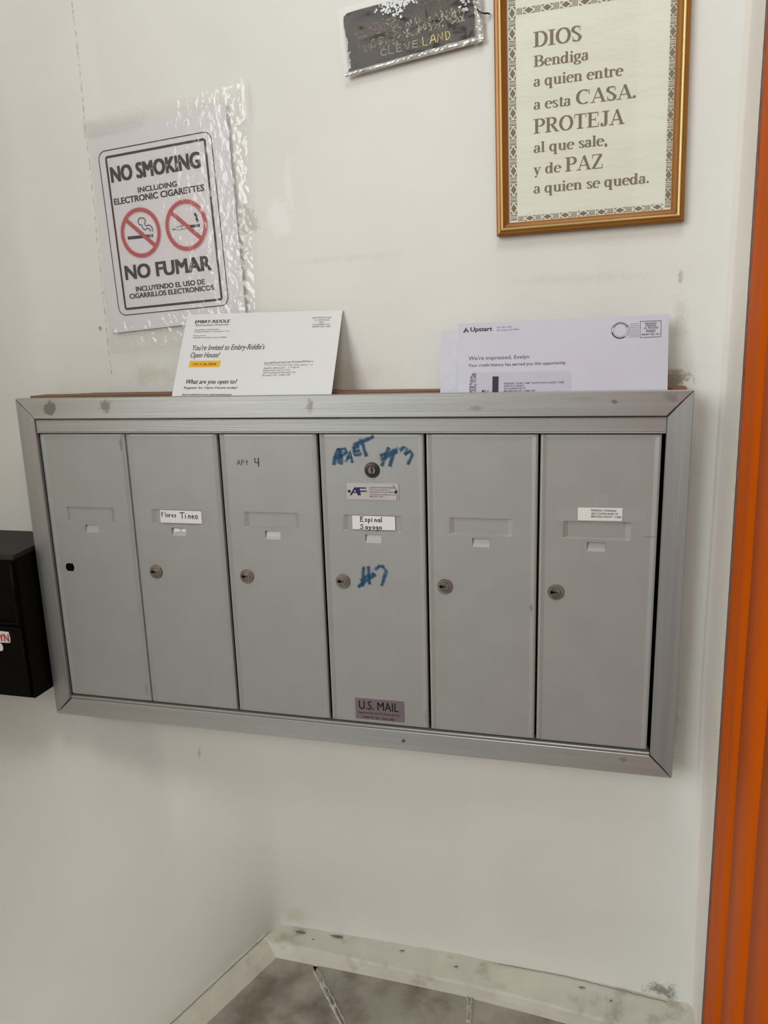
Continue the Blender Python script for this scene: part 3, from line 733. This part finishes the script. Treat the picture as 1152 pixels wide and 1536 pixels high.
for i in range(62):
    v0 = .0448+i*.00003; h = random.choice((.0010, .0018, .0018, .0026)); o_ = random.choice((0, 0, .0008))
    mb.flat([(x, v0+o_), (x+.0005, v0+o_), (x+.0005, v0+o_+h), (x, v0+o_+h)], n, m_ink_s, fr); x += .00108
for s_, a, b, v in (('50879  0924 367   2 TTB P1', .1240, .1722, .0374), ('Emily Otero De La Cruz', .1240, .1608, .0343), ('262 Cleveland St Brooklyn Ny', .1240, .1682, .0310), ('Brooklyn NY 11208-1395', .1240, .1618, .0274)):
    text(mb, s_, a, b, v, .0021, n, m_ink_s, fr, slope=.02)
mb.build('lettering', pc)

t, fre = sheet('envelope', (-.1451, -.0430, .8627), (.2361, 0, .0022), (-.0037, .018, .0807), .2361, .0830, .0011, m_env, curl=-.002)
# slight growth of width towards its top edge, as the flap bows
en = tag(t.build('envelope'), 'long white window envelope with printed offer, standing behind the right end of top rail', 'envelope', )
mb = MB(); n = .0014
mb.flat([(.0056, .0718), (.0092, .0778), (.0100, .0765), (.0079, .0727)], n, m_ink_s, fre); mb.flat([(.0085, .0752), (.0095, .0778), (.0130, .0722), (.0112, .0718)], n+.00005, m_teal, fre); mb.flat([(.0062, .0718), (.0080, .0742), (.0096, .0738), (.0078, .0716)], n+.0001, m_teal, fre)
mb.build('logo', en)['label'] = 'teal and black peak logo'; mb = MB()
text(mb, 'Upstart', .0146, .0402, .0728, .0050, n, m_ink, fre, .028)
text(mb, 'P.O. Box 1503', .0456, .0630, .0757, .0018, n, m_ink_p, fre); text(mb, 'San Carlos, CA 94070', .0456, .0714, .0724, .0018, n, m_ink_p, fre)
text(mb, "We're impressed, Evelyn", .0130, .0837, .0388, .0043, n, m_teal, fre, .012); text(mb, 'Your credit history has earned you this opportunity.', .0128, .1258, .0308, .0036, n, m_ink_s, fre)
mb.build('lettering', en); mb = MB()
for i in range(170):
    u = .0143+random.random()*.0078; v = -.004+random.random()*.0272
    if v > .018 and u < .0143+(v-.018)*.6: continue
    mb.flat([(u, v), (u+.0007, v), (u+.0007, v+.0007), (u, v+.0007)], n+.0001, m_ink_s, fre)
mb.flat([(.0416, -.006), (.0488, -.006), (.0488, .0186), (.0416, .0188)], n+.0001, m_ink_s, fre)
for i in range(40):
    u = .0290+random.random()*.0075; v = -.004+random.random()*.0070
    mb.flat([(u, v), (u+.0008, v), (u+.0008, v+.0008), (u, v+.0008)], n+.0001, m_ink_s, fre)
for s_, a, b, v in (('PRSRT001 T2790 11208 **AUTO**SCH 5-DIGIT 11208', .0552, .1234, .0090), ('EVELYN TORRES', .0552, .0780, .0061), ('262 CLEVELAND ST', .0552, .0802, .0031), ('BROOKLYN, NY 11208-1395', .0552, .0910, .0002)):
    text(mb, s_, a, b, v, .0019, n+.0001, m_ink_s, fre)
mb.build('address_print', en); mb = MB()
# postmark
mb.ribbon(circle(.1846, .0673, .0096, n=24, a0=150, a1=395), .0006, n, m_ink_p, fre); mb.ribbon(circle(.1846, .0673, .0072, n=24, a0=0, a1=360), .0003, n, m_ink_p, fre, closed=True)
mb.ribbon(circle(.1846, .0673, .0084, n=20, a0=25, a1=150), .0016, n, m_ink_p, fre); mb.ribbon(circle(.1846, .0673, .0090, n=18, a0=195, a1=300), .0012, n+.0001, m_ink_s, fre)
for i in range(8): mb.ribbon([(.1940+.0002*i, .0590+.0021*i), (.2045, .0592+.0021*i)], .0004, n, m_ink_p, fre)
mb.ribbon([(.2060, .0580), (.2280, .0580), (.2282, .0758), (.2060, .0761)], .0007, n, m_ink_s, fre, closed=True)
for s_, a, b, v, h in (('PRESORTED', .2112, .2232, .0724, .0019), ('STANDARD', .2115, .2228, .0700, .0018), ('U.S. POSTAGE', .2098, .2250, .0674, .0019), ('PAID', .2126, .2224, .0634, .0030), ('PERMIT NO. 471', .2078, .2264, .0602, .0019)):
    text(mb, s_, a, b, v, h, n, m_ink_s, fre, .02)
mb.build('postmark', en)
mb = MB(); 
wp = [(.0140, -.009), (.0148, .0195), (.0170, .0232), (.0200, .0242), (.0760, .0238), (.1290, .0232), (.1316, .0215), (.1322, -.009)]
mb.flat(wp[::-1], n-.0001, film_mat('window_film', .16, .18, (.72, .72, .78, 1)), fre)
o = mb.build('address_window', en); o['label'] = 'clear address window'
t, fr2 = sheet('envelope', (-.1667, -.0370, .8625), (.23, .001, -.0012), (-.0046, .012, .0732), .2250, .0740, .0009, m_env2)
tag(t.build('envelope'), 'plainer grey-white envelope tucked behind the window envelope, showing at its left', 'envelope')

# ------------------------------------------------------------------ no smoking sign
sO = Vector((-.6431, .0425, .9727)); roll = math.radians(2.3)
Ub = Vector((1, -.092, 0)).normalized(); U = Ub*math.cos(roll)+Vector((0, 0, 1))*math.sin(roll)
fs_ = frame(sO, U, (0, 0, 1))
sg = tag(empty('no_smoking_sign', fs_(.09, -.022)), 'bilingual no smoking paper sign in a wrinkled clear plastic sleeve taped on the wall', 'sign')
mb = MB(); mb.prism([(-.0165, -.0232), (.2035, -.0185), (.2042, .2455), (-.0205, .2450)], .0004, .0009, m_paper, fs_); mb.build('paper', sg)
mb = MB(); n = .0012
mb.ribbon(rrect(0, 0, .179, .2175, .011), .0013, n, m_ink, fs_, closed=True)
mb.ribbon(rrect(.0118, .0082, .1690, .2091, .0025, 3), .0031, n, m_ink, fs_, closed=True)
text(mb, 'NO SMOKING', .0170, .1580, .1765, .0188, n, m_ink, fs_, .055)
text(mb, 'INCLUDING', .0573, .1193, .1581, .0064, n, m_ink, fs_, .05); text(mb, 'ELECTRONIC CIGARETTES', .0162, .1603, .1474, .0077, n, m_ink, fs_, .05)
text(mb, 'NO FUMAR', .0195, .1577, .0477, .0180, n, m_ink, fs_, .055)
text(mb, 'INCLUYENDO EL USO DE', .0335, .1455, .0303, .0064, n, m_ink, fs_, .05); text(mb, 'CIGARRILLOS ELECTRONICOS', .0213, .1585, .0215, .0064, n, m_ink, fs_, .05)
mb.build('lettering', sg)
mb = MB()
# burning cigarette and vaping pen under the red bars
mb.flat([(.0306, .1000), (.0665, .0990), (.0665, .1030), (.0306, .1042)], n, m_ink, fs_)
for x in (.0676, .0706): mb.flat([(x, .0990), (x+.0019, .0989), (x+.0019, .1030), (x, .1030)], n, m_ink, fs_)
mb.ribbon([(.0558, .1262), (.0520, .1240), (.0508, .1205), (.0528, .1172), (.0563, .1165), (.0572, .1120), (.0600, .1095), (.0650, .1112), (.0680, .1100), (.0693, .1068)], .0014, n, m_ink, fs_)
mb.ribbon([(.0570, .1250), (.0610, .1250), (.0634, .1215), (.0612, .1172), (.0625, .1145), (.0690, .1150), (.0722, .1120), (.0730, .1065)], .0014, n, m_ink, fs_)
mb.flat([(.1250, .1040), (.1477, .1036), (.1478, .1074), (.1250, .1078)], n, m_ink, fs_)
mb.ribbon([(.1039, .1052), (.1090, .1056), (.1125, .1074), (.1185, .1080), (.1250, .1078)], .0006, n, m_ink, fs_); mb.ribbon([(.1039, .1048), (.1090, .1044), (.1125, .1034), (.1185, .1036), (.1250, .1040)], .0006, n, m_ink, fs_); mb.ribbon([(.1195, .1037), (.1197, .1080)], .0007, n, m_ink, fs_)
mb.flat([(.1402, .1205), (.1430, .1225), (.1462, .1165), (.1445, .1168), (.1472, .1112), (.1455, .1114), (.1452, .1092), (.1430, .1112), (.1440, .1112), (.1412, .1150), (.1436, .1150)][::-1], n, m_ink, fs_)
for cx, cy in ((.0530, .1066), (.1267, .1078)):
    mb.ribbon(circle(cx, cy, .0300, n=40), .0074, n+.0001, m_pink, fs_, closed=True)
    mb.ribbon(circle(cx, cy, .0300, n=40), .0052, n+.0002, m_red, fs_, closed=True)
    a = math.radians(138); mb.ribbon([(cx+.0285*math.cos(a), cy+.0285*math.sin(a)), (cx-.0285*math.cos(a), cy-.0285*math.sin(a))], .0056, n+.0003, m_red, fs_)
mb.build('pictogram', sg)
# wrinkled sleeve
def crumple(u, v, k=1.0):
    a = noise.noise(Vector((u*38, v*16, 1.3))); b = noise.noise(Vector((u*90+v*50, v*60-u*30, 4.1))); c = noise.noise(Vector((u*190, v*150, 8.1)))
    edge = min(1, max(.16, 1-min(u+.03, .225-u, v+.02)/.035))
    e2 = .28; brd = min(1, max(0, min(u+.05, .226-u+.03*(v/.25), v+.05, .262-v)/.012))
    return .0022+brd*k*(.0013*abs(a)*e2+.0016*(1-abs(b)*3 if abs(b) < .33 else 0)*edge*.7+.0005*c*edge)
mb = MB(); mb.slot(m_film); nu, nv = 150, 170
c00, c10, c11, c01 = (-.0540, -.0520), (.2170, -.0480), (.2350, .2650), (-.0440, .2580)
for j in range(nv+1):
    for i in range(nu+1):
        a, b = i/nu, j/nv
        u = (c00[0]*(1-a)+c10[0]*a)*(1-b)+(c01[0]*(1-a)+c11[0]*a)*b; v = (c00[1]*(1-a)+c10[1]*a)*(1-b)+(c01[1]*(1-a)+c11[1]*a)*b
        mb.v.append(fs_(u, v, crumple(u, v)))
for j in range(nv):
    for i in range(nu): q = j*(nu+1)+i; mb.f.append((q, q+1, q+nu+2, q+nu+1)); mb.m.append(0)
o = mb.build('plastic_sleeve', sg, smooth=True); o['label'] = 'wrinkled clear plastic sleeve'
mb = MB(); mb.flat([(-.062, .196), (-.030, .199), (-.026, .236), (-.044, .252), (-.055, .232)], .0046, m_tape, fs_); mb.build('clear_tape', sg); mb = MB()
mb.flat([(.2300, .2230), (.2360, .2232), (.2355, .2710), (.2325, .2700)], .0060, m_tape, fs_); mb.flat([(.2312, .2300), (.2322, .2300), (.2335, .2690), (.2325, .2690)], .0066, m_tape, fs_); mb.build('clear_tape', sg); mb = MB()
mb.flat([(-.044, .236), (.08, .240), (.08, .262), (-.044, .258)], .0048, film_mat('old_tape', .10, .3, (.75, .72, .64, 1)), fs_)
mb.build('clear_tape', sg)

# ------------------------------------------------------------------ framed blessing
pO = Vector((-.1022, -.0110, 1.0417)); pU = Vector((1, 0, .0175)); PW, PH = .2050, .2640
fp = frame(pO, pU, (0, 0, 1))
pf = tag(empty('framed_blessing', fp(PW/2, 0, -.010)), 'gold-edged brown wooden frame holding a Spanish house blessing in taupe serif type', 'picture frame')
prf = [(0, -.0095), (0, -.001), (.0015, .0008), (.0040, .0012), (.0046, .0005), (.0052, .0022), (.0062, .0030), (.0074, .0028), (.0080, .0008), (.0092, -.0006), (.0120, -.0022), (.0138, -.0034), (.0140, -.0070)]
def miter(prof_, m_of, name, parent):
    t = MB(); k = len(prof_); vs = []
    for (cx, cy, sx_, sy_) in ((0, 0, 1, 1), (PW, 0, -1, 1), (PW, PH, -1, -1), (0, PH, 1, -1)):
        for s_, h in prof_: vs.append(fp(cx+sx_*s_, cy+sy_*s_, h))
    for c in range(4):
        for i in range(k-1):
            a = c*k+i; b = ((c+1) % 4)*k+i; t.add([vs[a], vs[b], vs[b+1], vs[a+1]], [(0, 1, 2, 3)], m_of(i))
    return t.build(name, parent)
miter(prf[:5], lambda i: m_goldwood, 'outer_moulding', pf); miter(prf[4:9], lambda i: m_gold, 'gold_bead', pf); miter(prf[8:], lambda i: m_goldwood, 'inner_moulding', pf)
mb = MB(); mb.prism([(.010, .010), (PW-.010, .010), (PW-.010, PH-.010), (.010, PH-.010)], -.0095, -.0058, m_print, fp); mb.build('poster', pf)
mb = MB(); n = -.0056
E5, KX = .0234, .0008
R_ = [('DIOS', .0426, .0928, .1954, .0153), ('Bendiga', .0426, .1005, .1756, .0113), ('a quien entre', .0426, .1368, .1556, .0113), ('a esta', .0426, .0820, .1320, .0113), ('CASA.', .0884, .1510, .1318, .0145),
      ('PROTEJA', .0424, .1382, .1070, .0153), ('al que sale,', .0424, .1216, .0870, .0113), ('y de', .0422, .0715, .0640, .0113), ('PAZ', .0772, .1172, .0637, .0150), ('a quien se queda.', .0421, .1668, .0436, .0113)]
for s_, a, b, v, h in R_: serif(mb, s_, a, b, v, h, n, m_taupe, fp)
mb.build('lettering', pf)
mb = MB()   # woven-look border: diamonds between bars
def motif_v(u0, u1, v, up):
    wv = u1-u0; c = (u0+u1)/2
    for q in range(4):
        z0 = v+.0006+q*.0016; mb.flat([(u0, z0), (u1, z0), (u1, z0+(.0011 if q in (0, 3) else .0007)), (u0, z0+(.0011 if q in (0, 3) else .0007))], n, m_taupe, fp)
    cv = v+.0137; r = .0036
    mb.flat([(c-r*.9, cv), (c, cv-.0052), (c+r*.9, cv), (c, cv+.0052)], n, m_taupe, fp)
    for sx_ in (-1, 1):
        for sy_ in (-1, 1): mb.flat([(c+sx_*wv/2, cv+sy_*.0062), (c+sx_*(wv/2-.0028), cv+sy_*.0062), (c+sx_*wv/2, cv+sy_*.0022)][::(1 if sx_*sy_ < 0 else -1)], n, m_taupe, fp)
v = .0158
while v < PH-.018:
    motif_v(.0158, .0232, v, 1); motif_v(.1850, .1908, v, 1); v += .0203
def motif_h(v0, v1, u):
    hv = v1-v0; c = (v0+v1)/2
    for q in range(4): u_ = u+.0006+q*.0016; mb.flat([(u_, v0), (u_+.0009, v0), (u_+.0009, v1), (u_, v1)], n, m_taupe, fp)
    cu = u+.0137; mb.flat([(cu-.0048, c), (cu, c-hv*.48), (cu+.0048, c), (cu, c+hv*.48)], n, m_taupe, fp)
    for sx_ in (-1, 1):
        for sy_ in (-1, 1): mb.flat([(cu+sx_*.006, c+sy_*hv/2), (cu+sx_*.0024, c+sy_*hv/2), (cu+sx_*.006, c+sy_*.0012)][::(1 if sx_*sy_ < 0 else -1)], n, m_taupe, fp)
u = .0240
while u < .178: motif_h(.0148, .0204, u); motif_h(PH-.0340, PH-.0275, u); u += .0199
o = mb.build('printed_border', pf); 
mb = MB(); mb.flat([(.0138, .0138), (PW-.0138, .0138), (PW-.0138, PH-.0138), (.0138, PH-.0138)], -.0048, m_glass, fp); mb.build('glass', pf)

# ------------------------------------------------------------------ old engraved plate
ql = math.radians(5.17)
fq = frame((-.2845, .0105, 1.2353), (math.cos(ql), -.078, math.sin(ql)), (0, 0, 1))
pl = tag(empty('engraved_plate', fq(.08, 0)), 'tarnished dark bronze registration plate, paint-splashed, sealed in clear plastic above the mailboxes', 'plaque')
mb = MB(); top = [(.1560, .0660), (.0441, .0668), (.0250, .0672), (.0110, .0668), (.0060, .0640)]
edge = [(.0054+.0006*noise.noise(Vector((i*1.7, 0, 0)))*2, .0600-.0060*i) for i in range(9)]
mb.prism([(.0043, .0052), (.1575, .0052), (.1580, .0250), (.1592, .0300), (.1594, .0560)]+top+edge, .0002, .0022, m_bronze, fq); mb.build('plate', pl)
mb = MB(); n = .0024
text(mb, 'DEPARTMENT OF BUILDINGS', .0186, .1500, .0556, .0062, n, m_engrave, fq, .035); text(mb, 'CITY OF NEW YORK', .0478, .1197, .0484, .0052, n, m_engrave, fq, .035)
text(mb, 'HIB NUMBER', .0255, .0642, .0318, .0044, n, m_engrave, fq, .035)
for a, b in (((.0175, .0205), (.1540, .0205)), ((.0172, .0090), (.1540, .0090)), ((.070, .0335), (.1540, .0335)), ((.012, .0052+.001), (.155, .0052+.001))): mb.ribbon([a, b], .0006, n, m_engrave, fq)
hand(mb, 'CLEVE', .0462, .0940, .0122, .0070, .00045, n+.0002, m_scratch, fq, jit=.0005); hand(mb, 'LAND', .0975, .1320, .0116, .0086, .0006, n+.0002, m_goldscr, fq, jit=.0004)
for i in range(120):
    u = .078+random.random()*.072; v = .0245+random.random()*.016; a = random.uniform(-1, 1)*1.4; l_ = random.uniform(.0006, .0045)
    mb.ribbon([(u, v), (u+l_*math.sin(a), v+l_*math.cos(a))], .0005, n+.0003, m_scratch, fq)
for i in range(150):
    u = .018+random.random()*.055; v = .020+random.random()*.030; a = random.uniform(.6, 1.5); l_ = random.uniform(.0005, .0025)
    mb.ribbon([(u, v), (u+l_*math.sin(a), v+l_*math.cos(a)*.6)], .00035, n+.0001, m_scratch, fq)
mb.build('lettering', pl)
mb = MB()
for i in range(190):
    u = random.gauss(.072, .012); v = .0655-abs(random.gauss(0, .0075))+.002; r_ = random.uniform(.0005, .0021)
    if v < .045 or not .045 < u < .1: continue
    mb.flat([(u+r_*random.uniform(.5, 1.1)*math.cos(a*.9), v+r_*random.uniform(.5, 1.1)*math.sin(a*.9)) for a in range(7)], n+.0005+i*.000002, m_splat, fq)
for i in range(70):
    u = .006+random.gauss(0, .0012); v = random.uniform(.006, .044); r_ = random.uniform(.0003, .0011)
    mb.flat([(u+r_*math.cos(a*1.2), v+2*r_*math.sin(a*1.2)) for a in range(5)], n+.0005, m_splat, fq)
for i in range(26):
    u = .150+random.gauss(0, .003); v = random.uniform(.034, .050); r_ = random.uniform(.0004, .0014)
    mb.flat([(u+r_*math.cos(a*1.2)*1.6, v+r_*math.sin(a*1.2)) for a in range(5)], n+.0005, m_splat, fq)
o = mb.build('paint_splatter', pl); o['label'] = 'white paint splatter'; o['kind'] = 'stuff'
def pq(u, v): return .0034+.0005*noise.noise(Vector((u*60, v*120, 2)))+.0002*abs(noise.noise(Vector((u*160, v*90, 7))))
mb = MB(); mb.slot(m_film); nu, nv = 90, 40
for j in range(nv+1):
    for i in range(nu+1):
        u = -.0006+.1692*i/nu; v = -.0006+.0740*j/nv; mb.v.append(fq(u, v, pq(u, v)))  # nearly flat cover
for j in range(nv):
    for i in range(nu): q = j*(nu+1)+i; mb.f.append((q, q+1, q+nu+2, q+nu+1)); mb.m.append(0)
mb.mats[0] = film_mat('old_plastic_cover', .02, .12, (.8, .8, .78, 1), .0003, refl=.015); mb.build('plastic_cover', pl, smooth=True)
mb = MB()
def band(P, wd0, wd1, nn_, k=50):
    t0 = [Vector(p) for p in P]; d = (t0[1]-t0[0]).normalized(); nn = Vector((-d.y, d.x)); vs = []; fs = []
    for i in range(k+1):
        q = t0[0].lerp(t0[1], i/k); w_ = (wd0+(wd1-wd0)*i/k)*(1+.25*noise.noise(Vector((i*.3, nn_*1000, 0))))
        for c in range(4): vs.append(fq(*(q+nn*w_*c/3), .0028+(.0012 if c in (1, 2) else 0)*(1+noise.noise(Vector((i*.5, c, 1))))))
    for i in range(k):
        for c in range(3): a = i*4+c; fs.append((a, a+4, a+5, a+1))
    mb.add(vs, fs, m_silver)
band([(0, -.0006), (.1684, 0)], .0048, .0068, 1); band([(.1684, 0), (.1686, .0720)], .0075, .0090, 2)
o = mb.build('plastic_edge', pl); o['label'] = 'shiny folded plastic edge'
# small bent wire hook at the plate's right side
def tube(mbx, pts, r_, m, n=8):
    vs = []; fs = []; P = [Vector(p) for p in pts]
    for i, p in enumerate(P):
        d = (P[min(i+1, len(P)-1)]-P[max(i-1, 0)]).normalized(); a = d.cross(Vector((0, 1, .1))).normalized(); b = d.cross(a)
        for k in range(n): an = 2*math.pi*k/n; vs.append(p+a*r_*math.cos(an)+b*r_*math.sin(an))
    for i in range(len(P)-1):
        for k in range(n): fs.append((i*n+k, i*n+(k+1) % n, (i+1)*n+(k+1) % n, (i+1)*n+k))
    fs.append(tuple(range(n))[::-1]); fs.append(tuple(range(len(vs)-n, len(vs)))); mbx.add(vs, fs, m)
mb = MB(); tube(mb, [fq(.1640, .0335, .0040), fq(.1655, .0305, .0055), fq(.1690, .0275, .006), fq(.1725, .0262, .0055), fq(.1750, .0268, .003), fq(.1765, .0272, -.002)], .0009, m_hook)
tag(mb.build('wire_hook', smooth=True), 'small dark bent wire hook between the bronze plate and the gold frame', 'hook')

# loose plaster chip behind the left end of the top rail
mb = MB(); P = [(-.6235, .022, .8606), (-.6085, .020, .8606), (-.6100, .032, .8606), (-.6220, .033, .8606), (-.6190, .024, .8665), (-.6135, .024, .8650), (-.6170, .030, .8640)]
mb.add(P, [(0, 3, 2, 1), (0, 1, 5, 4), (1, 2, 6, 5), (2, 3, 6), (3, 0, 4), (3, 4, 6), (4, 5, 6)], mat('grey_plaster', srgb(150, 148, 140), .9, var=.2, vscale=200))
tag(mb.build('plaster_chip'), 'small grey plaster chip on the wooden top left of the postcard', 'debris')

# ------------------------------------------------------------------ black mailbox at the left edge
bx1, bx0, by, bz0, bz1 = -.7605, -.985, -.094, .434, .655
wb = tag(empty('black_mailbox', ((bx0+bx1)/2, .0, bz0)), 'black metal wall mailbox at the left edge with red-lettered sticker', 'mailbox')
mb = MB(); mb.box((bx0, by+.004, bz0), (bx1, .0095, bz1-.006), m_boxblk)
mb.build('body', wb)
mb = MB()
vs = [(bx0-.002, by-.003, bz1-.010), (bx1+.0008, by-.003, bz1-.010), (bx1+.0008, .0095, bz1-.004), (bx0-.002, .0095, bz1-.004), (bx0-.002, by-.001, bz1-.0035), (bx1+.0008, by-.001, bz1-.0035), (bx1+.0008, .0095, bz1+.003), (bx0-.002, .0095, bz1+.003)]
mb.add(vs, [(3, 2, 1, 0), (4, 5, 6, 7), (0, 1, 5, 4), (1, 2, 6, 5), (2, 3, 7, 6), (3, 0, 4, 7)], mat('black_lid_sheen', srgb(34, 30, 30), .5, spec=.3))  # lid colour lifted to grey for the light reflected on its top
o = mb.build('lid', wb)
mb = MB(); fb = XZ(by+.004)
mb.prism([(bx0+.006, bz0+.004), (bx1-.004, bz0+.004), (bx1-.004, .5440), (bx0+.006, .5440)], 0, .0045, m_boxblk, fb)
mb.build('front_panel', wb)
mb = MB(); tube(mb, [(-.7668, by-.001, .640), (-.7668, by-.001, .550)], .0028, m_boxblk, 10); tube(mb, [(bx0+.008, by-.001, .549), (-.7668, by-.001, .549)], .0016, m_boxblk, 8)
mb.build('rib', wb, smooth=True)
mb = MB(); fb = XZ(by-.0005); mb.prism([(-.8200, .5180), (-.7862, .5200), (-.7850, .5262), (-.7866, .5362), (-.8200, .5372)], 0, .0006, m_label, fb)
text(mb, 'YN', -.8035, -.7872, .5215, .0110, .0009, m_red, fb, .04)
mb.flat(circle(-.8035, .5120, .0042, .006, n=14), .0007, m_label, fb)
mb.build('sticker', wb)
